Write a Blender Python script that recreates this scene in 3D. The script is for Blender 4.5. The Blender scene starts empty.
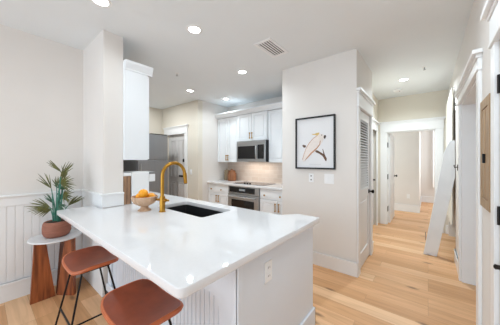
import bpy, bmesh, math, random
from mathutils import Vector, Matrix
random.seed(7)
S = bpy.context.scene
COL = S.collection
PI = math.pi
H = 2.755          # ceiling height

# ------------------------------------------------------------------ camera, light, exposure
cd = bpy.data.cameras.new('camera'); cam = bpy.data.objects.new('camera', cd); COL.objects.link(cam)
cam.location = (0, 0, 1.41); cam.rotation_euler = (PI/2, 0, math.radians(39.0))
cd.sensor_width = 36; cd.lens = 220/500*36; cd.shift_y = -0.005; cd.clip_start = 0.02
S.camera = cam
S.view_settings.view_transform = 'Standard'; S.view_settings.look = 'None'
S.view_settings.gamma = 1; S.view_settings.exposure = 0.0; S.view_settings.use_curve_mapping = False
S.cycles.max_bounces = 10; S.cycles.diffuse_bounces = 6
W = bpy.data.worlds.new('world'); S.world = W; W.use_nodes = True
W.node_tree.nodes['Background'].inputs[0].default_value = (0.82, 0.95, 1.07, 1)
W.node_tree.nodes['Background'].inputs[1].default_value = 1.1
def area(name, loc, rot, sx, sy, power, col=(1, 1, 1)):
    l = bpy.data.lights.new(name, 'AREA'); l.shape = 'RECTANGLE'; l.size = sx; l.size_y = sy
    l.energy = power; l.color = col
    o = bpy.data.objects.new(name, l); COL.objects.link(o); o.location = loc; o.rotation_euler = rot
    return o
# added unseen fill lights: behind the camera, in the bedroom and far room
area('fill_light_living', (-1.6, -3.3, 1.5), (PI/2, 0, 0), 3.6, 2.2, 60, (0.82, 0.95, 1.07))
area('fill_light_bedroom', (-2.3, 6.5, 1.6), (PI/2, 0, -PI/2), 1.3, 1.5, 30, (0.85, 0.97, 1.02))
area('fill_light_far_room', (1.2, 8.6, 1.6), (PI/2, 0, PI/2), 1.2, 1.5, 30, (0.9, 0.96, 1.0))

# unseen lamps without fixtures, added to brighten the picture wall and hallway
for i, (lx, ly, lp) in enumerate([(-0.2, 1.6, 9), (-0.3, -0.6, 7), (-1.5, -0.8, 4)]):
    l = bpy.data.lights.new('living_fill_lamp', 'AREA'); l.shape = 'DISK'; l.size = 0.16; l.energy = lp; l.color = (0.88, 1.0, 1.06)
    o = bpy.data.objects.new('living_fill_lamp', l); COL.objects.link(o); o.location = (lx, ly, 2.69)
l = bpy.data.lights.new('entry_fill_lamp', 'AREA'); l.shape = 'DISK'; l.size = 0.16; l.energy = 16; l.color = (0.95, 0.99, 1.0)  # unseen lamp added to brighten the entry door, no fixture
o = bpy.data.objects.new('entry_fill_lamp', l); COL.objects.link(o); o.location = (-4.68, 2.25, 2.74)
# ------------------------------------------------------------------ materials
def new_mat(name):
    m = bpy.data.materials.new(name); m.use_nodes = True
    nt = m.node_tree; b = nt.nodes['Principled BSDF']
    return m, nt, b
def lin(r, g, b):
    f = lambda v: (v/255/12.92) if v/255 <= 0.04045 else ((v/255+0.055)/1.055)**2.4
    return (f(r), f(g), f(b), 1)
def plain(name, col, rough=0.5, metal=0.0, var=0.03, scale=8.0, bump=0.0, stretch=(1, 1, 1), coat=0.0):
    m, nt, b = new_mat(name)
    tc = nt.nodes.new('ShaderNodeTexCoord'); mp = nt.nodes.new('ShaderNodeMapping'); mp.inputs['Scale'].default_value = stretch
    n = nt.nodes.new('ShaderNodeTexNoise'); n.inputs['Scale'].default_value = scale; n.inputs['Detail'].default_value = 4
    nt.links.new(tc.outputs['Object'], mp.inputs['Vector']); nt.links.new(mp.outputs[0], n.inputs['Vector'])
    r = nt.nodes.new('ShaderNodeValToRGB')
    c = lin(*col)
    r.color_ramp.elements[0].color = (c[0]*(1-var), c[1]*(1-var), c[2]*(1-var), 1); r.color_ramp.elements[0].position = 0.3
    r.color_ramp.elements[1].color = (min(1, c[0]*(1+var)), min(1, c[1]*(1+var)), min(1, c[2]*(1+var)), 1); r.color_ramp.elements[1].position = 0.7
    nt.links.new(n.outputs['Fac'], r.inputs[0]); nt.links.new(r.outputs[0], b.inputs['Base Color'])
    b.inputs['Roughness'].default_value = rough; b.inputs['Metallic'].default_value = metal
    if coat: b.inputs['Coat Weight'].default_value = coat; b.inputs['Coat Roughness'].default_value = 0.05
    if bump:
        bp = nt.nodes.new('ShaderNodeBump'); bp.inputs['Strength'].default_value = bump; bp.inputs['Distance'].default_value = 0.01
        nt.links.new(n.outputs['Fac'], bp.inputs['Height']); nt.links.new(bp.outputs[0], b.inputs['Normal'])
    return m
def wood(name, c1, c2, rough=0.4, axis=2, scale=14, bump=0.1):
    m, nt, b = new_mat(name)
    tc = nt.nodes.new('ShaderNodeTexCoord'); mp = nt.nodes.new('ShaderNodeMapping')
    sc = [6, 6, 6]; sc[axis] = 0.5; mp.inputs['Scale'].default_value = sc
    n = nt.nodes.new('ShaderNodeTexNoise'); n.inputs['Scale'].default_value = scale/3; n.inputs['Detail'].default_value = 7; n.inputs['Distortion'].default_value = 0.6
    nt.links.new(tc.outputs['Object'], mp.inputs[0]); nt.links.new(mp.outputs[0], n.inputs['Vector'])
    r = nt.nodes.new('ShaderNodeValToRGB'); r.color_ramp.elements[0].color = lin(*c1); r.color_ramp.elements[1].color = lin(*c2)
    r.color_ramp.elements[0].position = 0.32; r.color_ramp.elements[1].position = 0.68
    nt.links.new(n.outputs['Fac'], r.inputs[0]); nt.links.new(r.outputs[0], b.inputs['Base Color'])
    b.inputs['Roughness'].default_value = rough
    bp = nt.nodes.new('ShaderNodeBump'); bp.inputs['Strength'].default_value = bump; bp.inputs['Distance'].default_value = 0.003
    nt.links.new(n.outputs['Fac'], bp.inputs['Height']); nt.links.new(bp.outputs[0], b.inputs['Normal'])
    return m
def floor_mat():
    m, nt, b = new_mat('oak_planks'); N = nt.nodes.new; L = nt.links.new
    geo = N('ShaderNodeNewGeometry')
    br = N('ShaderNodeTexBrick'); br.offset = 0.37; br.offset_frequency = 3
    br.inputs['Scale'].default_value = 1; br.inputs['Brick Width'].default_value = 1.35; br.inputs['Row Height'].default_value = 0.16
    br.inputs['Mortar Size'].default_value = 0.0012; br.inputs['Mortar Smooth'].default_value = 0.3; br.inputs['Bias'].default_value = 0
    br.inputs['Color1'].default_value = (0, 0, 0, 1); br.inputs['Color2'].default_value = (1, 1, 1, 1); br.inputs['Mortar'].default_value = (0.5, 0.5, 0.5, 1)
    L(geo.outputs['Position'], br.inputs['Vector'])
    ramp = N('ShaderNodeValToRGB'); e = ramp.color_ramp.elements
    e[0].color = lin(202, 152, 106); e[0].position = 0.0; e[1].color = lin(230, 190, 149); e[1].position = 1.0
    k = ramp.color_ramp.elements.new(0.5); k.color = lin(219, 170, 125)
    L(br.outputs['Color'], ramp.inputs[0])
    # grain, offset per plank
    mul = N('ShaderNodeVectorMath'); mul.operation = 'MULTIPLY'; mul.inputs[1].default_value = (1.1, 16, 1); L(geo.outputs['Position'], mul.inputs[0])
    add = N('ShaderNodeVectorMath'); add.operation = 'ADD'; L(mul.outputs[0], add.inputs[0])
    sc = N('ShaderNodeVectorMath'); sc.operation = 'SCALE'; sc.inputs['Scale'].default_value = 13.0; L(br.outputs['Color'], sc.inputs[0]); L(sc.outputs[0], add.inputs[1])
    n = N('ShaderNodeTexNoise'); n.inputs['Scale'].default_value = 1.6; n.inputs['Detail'].default_value = 8; n.inputs['Distortion'].default_value = 0.8; L(add.outputs[0], n.inputs['Vector'])
    r2 = N('ShaderNodeValToRGB'); r2.color_ramp.elements[0].color = (0.80, 0.75, 0.68, 1); r2.color_ramp.elements[0].position = 0.3
    r2.color_ramp.elements[1].color = (1.06, 1.06, 1.06, 1); r2.color_ramp.elements[1].position = 0.62
    L(n.outputs['Fac'], r2.inputs[0])
    mx = N('ShaderNodeMix'); mx.data_type = 'RGBA'; mx.blend_type = 'MULTIPLY'; mx.inputs['Factor'].default_value = 0.75
    L(ramp.outputs[0], mx.inputs['A']); L(r2.outputs[0], mx.inputs['B'])
    # knots
    mk = N('ShaderNodeVectorMath'); mk.operation = 'MULTIPLY'; mk.inputs[1].default_value = (1.5, 4.2, 1); L(geo.outputs['Position'], mk.inputs[0])
    vo = N('ShaderNodeTexVoronoi'); vo.voronoi_dimensions = '2D'; vo.inputs['Scale'].default_value = 1.0; L(mk.outputs[0], vo.inputs['Vector'])
    r3 = N('ShaderNodeValToRGB'); r3.color_ramp.elements[0].color = (1, 1, 1, 1); r3.color_ramp.elements[0].position = 0.03
    r3.color_ramp.elements[1].color = (0, 0, 0, 1); r3.color_ramp.elements[1].position = 0.11; L(vo.outputs['Distance'], r3.inputs[0])
    gt = N('ShaderNodeMath'); gt.operation = 'GREATER_THAN'; gt.inputs[1].default_value = 0.68
    sp = N('ShaderNodeSeparateColor'); L(vo.outputs['Color'], sp.inputs[0]); L(sp.outputs[0], gt.inputs[0])
    m2 = N('ShaderNodeMath'); m2.operation = 'MULTIPLY'; L(r3.outputs[0], m2.inputs[0]); L(gt.outputs[0], m2.inputs[1])
    m3 = N('ShaderNodeMath'); m3.operation = 'MULTIPLY'; m3.inputs[1].default_value = 0.75; L(m2.outputs[0], m3.inputs[0])
    mx2 = N('ShaderNodeMix'); mx2.data_type = 'RGBA'; L(m3.outputs[0], mx2.inputs['Factor']); L(mx.outputs['Result'], mx2.inputs['A']); mx2.inputs['B'].default_value = lin(110, 76, 50)
    # seams
    mx3 = N('ShaderNodeMix'); mx3.data_type = 'RGBA'; ms = N('ShaderNodeMath'); ms.operation = 'MULTIPLY'; ms.inputs[1].default_value = 0.6
    L(br.outputs['Fac'], ms.inputs[0]); L(ms.outputs[0], mx3.inputs['Factor']); L(mx2.outputs['Result'], mx3.inputs['A']); mx3.inputs['B'].default_value = lin(120, 84, 56)
    L(mx3.outputs['Result'], b.inputs['Base Color'])
    b.inputs['Roughness'].default_value = 0.42
    bp = N('ShaderNodeBump'); bp.inputs['Strength'].default_value = 0.15; bp.inputs['Distance'].default_value = 0.003; L(n.outputs['Fac'], bp.inputs['Height']); L(bp.outputs[0], b.inputs['Normal'])
    return m
def tile_mat(name, c1, c2, mortar, w, h, axis='X', rough=0.25):
    m, nt, b = new_mat(name); N = nt.nodes.new; L = nt.links.new
    geo = N('ShaderNodeNewGeometry'); sep = N('ShaderNodeSeparateXYZ'); L(geo.outputs['Position'], sep.inputs[0])
    cb = N('ShaderNodeCombineXYZ'); L(sep.outputs[axis], cb.inputs['X']); L(sep.outputs['Z'], cb.inputs['Y'])
    br = N('ShaderNodeTexBrick'); br.inputs['Scale'].default_value = 1; br.inputs['Brick Width'].default_value = w; br.inputs['Row Height'].default_value = h
    br.inputs['Mortar Size'].default_value = 0.0025; br.inputs['Color1'].default_value = lin(*c1); br.inputs['Color2'].default_value = lin(*c2); br.inputs['Mortar'].default_value = lin(*mortar)
    L(cb.outputs[0], br.inputs['Vector']); L(br.outputs['Color'], b.inputs['Base Color']); b.inputs['Roughness'].default_value = rough
    return m
def steel(name, col=(176, 178, 180), rough=0.32, axis=0, metal=0.9):
    st = [60, 60, 60]; st[axis] = 0.6
    return plain(name, col, rough, metal, 0.06, 3, 0.02, tuple(st))
def glow(name, strength, col=(1, 1, 1, 1)):
    m, nt, b = new_mat(name)
    b.inputs['Emission Color'].default_value = col; b.inputs['Emission Strength'].default_value = strength
    return m

M = {}
M['wall'] = plain('wall_paint', (227, 223, 219), 0.7, var=0.012, scale=3)
M['wall_cream'] = plain('wall_paint_cream', (222, 216, 204), 0.7, var=0.012, scale=3)
M['ceil'] = plain('ceiling_paint', (231, 236, 239), 0.8, var=0.01, scale=2)
M['trim'] = plain('trim_paint', (236, 237, 238), 0.35, var=0.008, scale=5)
M['white'] = plain('cabinet_paint', (236, 240, 244), 0.32, var=0.006, scale=5)
M['island'] = plain('island_paint', (223, 229, 237), 0.38, var=0.008, scale=5)
M['door'] = plain('door_paint', (230, 231, 232), 0.38, var=0.008, scale=5)
M['entry_door'] = plain('entry_door_paint', (214, 212, 211), 0.4, var=0.01, scale=5)
M['floor'] = floor_mat()
M['quartz'] = plain('quartz', (228, 228, 230), 0.035, var=0.012, scale=60)
M['brass'] = plain('brushed_brass', (180, 134, 56), 0.28, 0.95, 0.05, 30)
M['black'] = plain('black_metal', (26, 25, 26), 0.4, 0.6, 0.05, 20)
M['black_frame'] = plain('black_frame', (20, 20, 21), 0.55, 0, 0.08, 20)
M['bronze'] = plain('dark_bronze', (48, 44, 42), 0.35, 0.8, 0.08, 20)
M['sink'] = plain('black_composite', (28, 28, 30), 0.45, 0, 0.25, 260)
M['leather'] = plain('cognac_leather', (134, 62, 38), 0.34, 0, 0.16, 14, 0.08)
M['leather_edge'] = plain('lit_leather_edge', (184, 98, 58), 0.38, 0, 0.10, 18, 0.05)
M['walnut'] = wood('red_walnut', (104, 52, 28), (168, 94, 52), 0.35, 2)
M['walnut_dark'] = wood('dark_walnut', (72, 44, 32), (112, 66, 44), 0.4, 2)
M['bowl'] = wood('pale_bowl_wood', (176, 140, 110), (206, 174, 146), 0.55, 2)
M['acacia'] = wood('striped_acacia', (96, 70, 54), (190, 150, 116), 0.5, 2, 20)
M['canister'] = wood('canister_wood', (104, 64, 38), (152, 98, 60), 0.45, 2)
M['jar_grey'] = wood('olive_jar_wood', (120, 104, 82), (156, 138, 110), 0.5, 2)
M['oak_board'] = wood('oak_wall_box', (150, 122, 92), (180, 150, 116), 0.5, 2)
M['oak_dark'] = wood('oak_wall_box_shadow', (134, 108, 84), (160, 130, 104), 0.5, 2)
M['terracotta'] = plain('ribbed_terracotta', (150, 98, 80), 0.75, 0, 0.14, 18, 0.25, (0.6, 0.6, 5))
M['soil'] = plain('soil', (58, 44, 34), 0.95, 0, 0.3, 60, 0.4)
M['leaf'] = plain('palm_leaf', (92, 94, 44), 0.45, 0, 0.45, 22)
M['leaf2'] = plain('palm_leaf_dark', (52, 92, 68), 0.45, 0, 0.35, 22)
M['stem'] = plain('palm_stem', (58, 122, 104), 0.5, 0, 0.25, 22)
M['tabletop'] = plain('white_stone', (226, 228, 230), 0.3, 0, 0.03, 25)
M['orange'] = plain('orange_peel', (246, 166, 30), 0.42, 0, 0.10, 40, 0.15)
M['steel'] = steel('brushed_steel'); M['steel_v'] = steel('fridge_steel', (150, 151, 154), 0.38, 2, 0.75)
M['glass_black'] = plain('black_glass', (22, 22, 24), 0.08, 0, 0.05, 5)
M['cooktop'] = plain('ceramic_cooktop', (84, 84, 86), 0.15, 0, 0.05, 5)
M['screen'] = plain('display_grey', (150, 158, 165), 0.3, 0, 0.05, 5)
M['plastic'] = plain('white_plastic', (240, 241, 242), 0.35, 0, 0.006, 5)
M['slot'] = plain('socket_slot', (96, 94, 92), 0.6, 0, 0.02, 5)
M['coffee'] = plain('coffee_machine_white', (236, 237, 238), 0.3, 0, 0.006, 5)
M['coffee_grey'] = plain('coffee_machine_grey', (140, 142, 144), 0.35, 0.3, 0.03, 5)
M['curtain'] = plain('cream_fabric', (236, 232, 222), 0.85, 0, 0.03, 60)
M['curtain_white'] = plain('white_fabric', (246, 245, 243), 0.85, 0, 0.02, 60)
M['paper'] = plain('print_paper', (228, 228, 230), 0.6, 0, 0.01, 6)
M['bird'] = plain('parrot_wash', (231, 222, 216), 0.7, 0, 0.06, 30)
M['bird_line'] = plain('parrot_shade', (196, 152, 122), 0.7, 0, 0.12, 40)
M['crest'] = plain('parrot_crest', (214, 184, 112), 0.7, 0, 0.1, 40)
M['beak'] = plain('parrot_beak', (58, 46, 42), 0.6, 0, 0.1, 40)
M['branch'] = plain('print_branch', (104, 78, 62), 0.7, 0, 0.3, 50)
M['caption'] = plain('caption_ink', (196, 196, 198), 0.7, 0, 0.05, 30)
M['vent_dark'] = plain('vent_duct', (70, 70, 70), 0.8, 0, 0.05, 10)
M['lens'] = glow('downlight_lens', 14.0)
M['backsplash'] = tile_mat('beige_tile', (214, 198, 184), (226, 212, 200), (232, 224, 216), 0.20, 0.085, 'X')
M['grey_tile'] = tile_mat('grey_tile', (88, 89, 91), (98, 99, 101), (110, 110, 112), 0.30, 0.15, 'Y')

# ------------------------------------------------------------------ mesh helpers
OFF = {}
class MB:
    def __init__(s): s.bm = bmesh.new(); s.mi = 0
    def _tag(s, faces):
        for f in faces: f.material_index = s.mi
    def box(s, x0, x1, y0, y1, z0, z1, bev=0.0, mat=None):
        b2 = bmesh.new(); r = bmesh.ops.create_cube(b2, size=1)
        for v in b2.verts: v.co = Vector(((x0+x1)/2+v.co.x*(x1-x0), (y0+y1)/2+v.co.y*(y1-y0), (z0+z1)/2+v.co.z*(z1-z0)))
        if bev: bmesh.ops.bevel(b2, geom=list(b2.edges), offset=bev, segments=2, affect='EDGES', profile=0.5)
        if mat is not None: b2.transform(mat)
        return s.join(b2)
    def join(s, b2):
        me = bpy.data.meshes.new('tmp'); b2.to_mesh(me); b2.free()
        n = len(s.bm.faces); s.bm.from_mesh(me); bpy.data.meshes.remove(me)
        s.bm.faces.ensure_lookup_table()
        for f in s.bm.faces[n:]: f.material_index = s.mi
        return s
    def tube(s, pts, r, seg=10, caps=True):
        pts = [Vector(p) for p in pts]; n = len(pts)
        rs = r if isinstance(r, (list, tuple)) else [r]*n
        b2 = bmesh.new(); rings = []; up = None
        for i, p in enumerate(pts):
            t = (pts[min(i+1, n-1)]-pts[max(i-1, 0)]).normalized()
            if up is None:
                up = Vector((0, 0, 1)) if abs(t.z) < 0.9 else Vector((1, 0, 0))
            u = t.cross(up)
            if u.length < 1e-5: u = t.cross(Vector((0, 1, 0)))
            u.normalize(); w = u.cross(t).normalized(); up = w
            rings.append([b2.verts.new(p+(u*math.cos(2*PI*k/seg)+w*math.sin(2*PI*k/seg))*rs[i]) for k in range(seg)])
        for a, b in zip(rings, rings[1:]):
            for k in range(seg): b2.faces.new((a[k], a[(k+1) % seg], b[(k+1) % seg], b[k]))
        if caps: b2.faces.new(rings[0][::-1]); b2.faces.new(rings[-1])
        bmesh.ops.recalc_face_normals(b2, faces=b2.faces)
        return s.join(b2)
    def lathe(s, prof, c=(0, 0, 0), seg=32, axis='Z', wob=None, cap=True):
        b2 = bmesh.new(); rings = []
        for (r, z) in prof:
            ring = []
            for k in range(seg):
                a = 2*PI*k/seg; rr = r*(1+(wob(a, z) if wob else 0))
                x, y = rr*math.cos(a), rr*math.sin(a)
                p = {'Z': (x, y, z), 'X': (z, x, y), 'Y': (x, z, y)}[axis]
                ring.append(b2.verts.new((p[0]+c[0], p[1]+c[1], p[2]+c[2])))
            rings.append(ring)
        for a, b in zip(rings, rings[1:]):
            for k in range(seg): b2.faces.new((a[k], a[(k+1) % seg], b[(k+1) % seg], b[k]))
        if cap: b2.faces.new(rings[0][::-1]); b2.faces.new(rings[-1])
        bmesh.ops.recalc_face_normals(b2, faces=b2.faces)
        return s.join(b2)
    def prism(s, poly, d0, d1, plane='XY', bev=0.0, mat=None):
        """polygon in a plane, extruded along the third axis from d0 to d1"""
        b2 = bmesh.new()
        def P(u, v, d): return {'XY': (u, v, d), 'XZ': (u, d, v), 'YZ': (d, u, v)}[plane]
        a = [b2.verts.new(P(u, v, d0)) for u, v in poly]; b = [b2.verts.new(P(u, v, d1)) for u, v in poly]
        n = len(poly)
        f0 = b2.faces.new(a[::-1]); f1 = b2.faces.new(b)
        for i in range(n): b2.faces.new((a[i], a[(i+1) % n], b[(i+1) % n], b[i]))
        bmesh.ops.recalc_face_normals(b2, faces=b2.faces)
        if bev: bmesh.ops.bevel(b2, geom=list(b2.edges), offset=bev, segments=2, affect='EDGES', profile=0.5)
        if mat is not None: b2.transform(mat)
        return s.join(b2)
    def sphere(s, c, r, sc=(1, 1, 1), u=24, v=14):
        b2 = bmesh.new(); bmesh.ops.create_uvsphere(b2, u_segments=u, v_segments=v, radius=r)
        for w in b2.verts: w.co = Vector((c[0]+w.co.x*sc[0], c[1]+w.co.y*sc[1], c[2]+w.co.z*sc[2]))
        return s.join(b2)
    def build(s, name, mats, parent=None, smooth=False, world=True):
        if not isinstance(mats, (list, tuple)): mats = [mats]
        me = bpy.data.meshes.new(name)
        off = Vector((0, 0, 0))
        if parent is not None and world: off = OFF.get(parent.name, Vector((0, 0, 0)))
        if off.length: bmesh.ops.translate(s.bm, verts=s.bm.verts, vec=-off)
        s.bm.to_mesh(me); s.bm.free()
        for m in mats: me.materials.append(m)
        o = bpy.data.objects.new(name, me); COL.objects.link(o)
        if parent is not None: o.parent = parent
        OFF[o.name] = off
        if smooth:
            for p in me.polygons: p.use_smooth = True
            try:
                bm = bmesh.new(); bm.from_mesh(me)
                for e in bm.edges:
                    if len(e.link_faces) == 2 and e.calc_face_angle(0) > math.radians(38): e.smooth = False
                bm.to_mesh(me); bm.free()
            except Exception: pass
        return o
def tag(o, label=None, cat=None, group=None, kind=None):
    if label: o['label'] = label
    if cat: o['category'] = cat
    if group: o['group'] = group
    if kind: o['kind'] = kind
    return o
def thing(name, label, cat, loc, group=None, kind=None):
    o = bpy.data.objects.new(name, None); COL.objects.link(o); o.location = loc; o.empty_display_size = 0.1
    OFF[o.name] = Vector(loc)
    return tag(o, label, cat, group, kind)
def struct(o, label=None, cat=None):
    o['kind'] = 'structure'
    return tag(o, label, cat)
def copy_tree(o, parent=None):
    c = o.copy(); COL.objects.link(c)
    if parent is not None: c.parent = parent
    for ch in list(o.children): copy_tree(ch, c)
    return c
def SB(name, x0, x1, y0, y1, z0, z1, m, bev=0.0, label=None, cat=None):
    return struct(MB().box(x0, x1, y0, y1, z0, z1, bev).build(name, m), label, cat)

# ------------------------------------------------------------------ room shell
SB('floor', -6.2, 3.0, -3.6, 10.0, -0.1, 0, M['floor'], 0, 'wide light oak plank floor running under the whole kitchen and hallway', 'floor')
SB('ceiling', -6.2, 3.0, -3.6, 10.0, H, H+0.1, M['ceil'], 0, 'flat pale grey ceiling with recessed downlights', 'ceiling')
XL = -3.29; XR = 0.30
SB('wall_left', XL-0.12, XL, -3.6, 0.81, 0, H, M['wall'], 0, 'off-white dining wall above beadboard beside the potted palm', 'wall')
SB('wall_wing', -5.6, -2.6, 0.81, 1.0, 0, H, M['wall'], 0, 'short off-white wing wall ending above the white counter', 'wall')
SB('wall_kitchen_left', -5.62, -5.5, 1.0, 3.2, 0, H, M['wall_cream'], 0, 'cream wall above the refrigerator at the far left of the kitchen', 'wall')
w = MB(); YE = 3.08
w.box(-5.5, -5.25, YE, YE+0.12, 0, H); w.box(-4.475, -3.98, YE, YE+0.12, 0, H); w.box(-5.25, -4.475, YE, YE+0.12, 2.05, H)
struct(w.build('wall_entry', M['wall_cream']), 'cream wall around the grey panelled door behind the faucet', 'wall')
SB('wall_kitchen_side', -4.1, -3.98, YE+0.12, 4.14, 0, H, M['wall'], 0, 'off-white wall left of the white wall cabinets', 'wall')
SB('wall_kitchen_back', -3.98, -1.58, 4.02, 4.14, 0, H, M['wall'], 0, 'off-white wall behind the oven and white cabinets', 'wall')
SB('wall_picture', -1.70, -0.67, 2.87, 2.99, 0, H, M['wall'], 0, 'off-white wall carrying the framed parrot print', 'wall')
SB('wall_kitchen_right', -1.70, -1.58, 2.99, 4.02, 0, H, M['wall'], 0, 'off-white wall closing the kitchen on the right of the cabinets', 'wall')
w = MB(); D0, D1, DZ = 2.98, 3.65, 2.06
w.box(-0.79, -0.67, D1, 3.82, 0, H); w.box(-0.79, -0.67, D0+0.01, D1, DZ, H)
struct(w.build('wall_closet', M['wall']), 'wall of the hallway closet with the louvred door', 'wall')
SB('wall_closet_back', -1.58, -0.79, 3.70, 3.82, 0, H, M['wall'], 0, 'wall closing the hallway closet at the back', 'wall')
YH = 5.64; OL, OR, OZ = -0.715, 0.12, 2.02
w = MB(); w.box(-2.6, OL, YH, YH+0.12, 0, H); w.box(OR, 1.0, YH, YH+0.12, 0, H); w.box(OL, OR, YH, YH+0.12, OZ, H)
struct(w.build('wall_hall', M['wall_cream']), 'cream end wall of the hallway around the open bedroom doorway', 'wall')
SB('wall_recess', -0.99, -0.87, 3.82, 4.6, 0, H, M['wall_cream'], 0, 'side wall of the hallway behind the louvred closet', 'wall')
SB('wall_recess_far', -0.99, -0.87, 5.45, YH, 0, H, M['wall_cream'], 0, 'end of the hallway side wall next to the bedroom doorway', 'wall')
SB('wall_recess_head', -0.99, -0.87, 4.6, 5.45, 2.06, H, M['wall_cream'], 0, 'hallway wall over the side doorway', 'wall')
w = MB()
w.box(XR, XR+0.13, -3.6, 0.85, 0, H); w.box(XR, XR+0.13, 0.85, 1.78, 2.06, H); w.box(XR, XR+0.13, 1.78, 2.36, 0, H)
w.box(XR, XR+0.13, 2.36, 3.53, 2.06, H); w.box(XR, XR+0.13, 3.53, 4.22, 0, H); w.box(XR, XR+0.13, 4.22, 5.5, 2.12, H); w.box(XR, XR+0.13, 5.5, YH, 0, H)
struct(w.build('wall_right', M['wall']), 'off-white wall along the right side of the hallway', 'wall')
SB('wall_closet_curtained', 0.95, 1.0, 4.1, YH, 0, H, M['wall_cream'], 0, 'back wall of the closet behind the cream curtain', 'wall')
SB('wall_closet_side', 0.42, 0.95, 4.1, 4.2, 0, H, M['wall_cream'], 0, 'near side wall of the curtained closet', 'wall')
SB('wall_bedroom', -2.6, -0.19, 7.38, 7.5, 0, H, M['wall'], 0, 'pale wall seen through the bedroom doorway', 'wall')
SB('wall_bedroom_return', -0.31, -0.19, 7.5, 9.4, 0, H, M['wall'], 0, 'return wall beyond the bedroom corner', 'wall')
SB('wall_bedroom_far', -0.31, 1.6, 9.4, 9.52, 0, H, M['wall'], 0, 'farthest pale wall beyond the bedroom corner', 'wall')
SB('wall_bedroom_left', -2.72, -2.6, YH, 7.5, 0, H, M['wall'], 0, 'left wall of the bedroom', 'wall')
SB('wall_bedroom_right', 1.5, 1.6, YH, 9.4, 0, H, M['wall'], 0, 'right wall of the bedroom', 'wall')

# baseboards
def base_x(name, x0, x1, y, dirn, h=0.17, label=None):
    m = MB(); y1 = y+dirn*0.016; m.box(x0, x1, min(y, y1), max(y, y1), 0, h, 0.003)
    y2 = y+dirn*0.022; m.box(x0, x1, min(y, y2), max(y, y2), h-0.028, h, 0.004)
    return struct(m.build(name, M['trim']), label, 'baseboard')
def base_y(name, y0, y1, x, dirn, h=0.17, label=None):
    m = MB(); x1 = x+dirn*0.016; m.box(min(x, x1), max(x, x1), y0, y1, 0, h, 0.003)
    x2 = x+dirn*0.022; m.box(min(x, x2), max(x, x2), y0, y1, h-0.028, h, 0.004)
    return struct(m.build(name, M['trim']), label, 'baseboard')
base_y('baseboard_left', -3.6, 0.79, XL+0.02, 1, 0.185, 'tall white baseboard under the beadboard behind the side table')
base_x('baseboard_picture', -1.70, -0.655, 2.87, -1, 0.175, 'white baseboard under the framed parrot print')
base_y('baseboard_right', 3.64, 4.2, XR, -1, 0.17, 'white baseboard on the right wall near the leaning board')
base_y('baseboard_right_near', 1.868, 2.26, XR, -1, 0.17, 'white baseboard under the wooden wall cabinet')
base_x('baseboard_bedroom', -2.6, -0.17, 7.38, -1, 0.2, 'white baseboard of the bedroom wall seen through the doorway')
base_y('baseboard_bedroom_return', 7.36, 9.4, -0.19, 1, 0.2, 'white baseboard turning the bedroom corner')
base_x('baseboard_bedroom_far', -0.19, 1.5, 9.4, -1, 0.2, 'white baseboard of the farthest wall')
base_x('baseboard_closet', 0.26, 0.94, YH, -1, 0.17, 'white baseboard inside the curtained closet')
base_y('baseboard_closet_end', 3.76, 3.82, -0.67, 1, 0.17, 'short white baseboard past the louvred door')

# wainscot of beadboard: wall_left and the wing wall
def beadboard_y(m, y0, y1, x, dirn, z0, z1, pitch=0.062):
    n = max(1, round((y1-y0)/pitch)); p = (y1-y0)/n
    xb = x+dirn*0.006; m.box(min(x, xb), max(x, xb), y0, y1, z0, z1)
    for i in range(n):
        xf = x+dirn*0.012; m.box(min(x, xf), max(x, xf), y0+i*p+0.003, y0+(i+1)*p-0.003, z0, z1, 0.002)
def beadboard_x(m, x0, x1, y, dirn, z0, z1, pitch=0.062):
    n = max(1, round((x1-x0)/pitch)); p = (x1-x0)/n
    yb = y+dirn*0.006; m.box(x0, x1, min(y, yb), max(y, yb), z0, z1)
    for i in range(n):
        yf = y+dirn*0.012; m.box(x0+i*p+0.003, x0+(i+1)*p-0.003, min(y, yf), max(y, yf), z0, z1, 0.002)
m = MB(); beadboard_y(m, -1.6, 0.79, XL, 1, 0.0, 0.965)
m.box(XL, XL+0.02, -1.6, 0.79, 0.945, 1.04, 0.002); m.box(XL, XL+0.036, -1.6, 0.775, 1.035, 1.058, 0.005)
struct(m.build('trim_1', M['trim']), 'white beadboard wainscot with cap rail on the left wall', 'wainscot')
m = MB(); beadboard_x(m, XL+0.02, -2.6, 0.81, -1, 0.0, 0.965)
m.box(XL+0.02, -2.58, 0.79, 0.81, 0.945, 1.045, 0.002); m.box(XL+0.03, -2.566, 0.776, 0.812, 1.04, 1.062, 0.005)
m.box(-2.6, -2.58, 0.8105, 1.0, 0.92, 1.045, 0.002); m.box(-2.6, -2.566, 0.8125, 1.0, 1.04, 1.062, 0.005)
struct(m.build('trim_2', M['trim']), 'white wainscot rail wrapping the end of the wing wall', 'wainscot')

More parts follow.
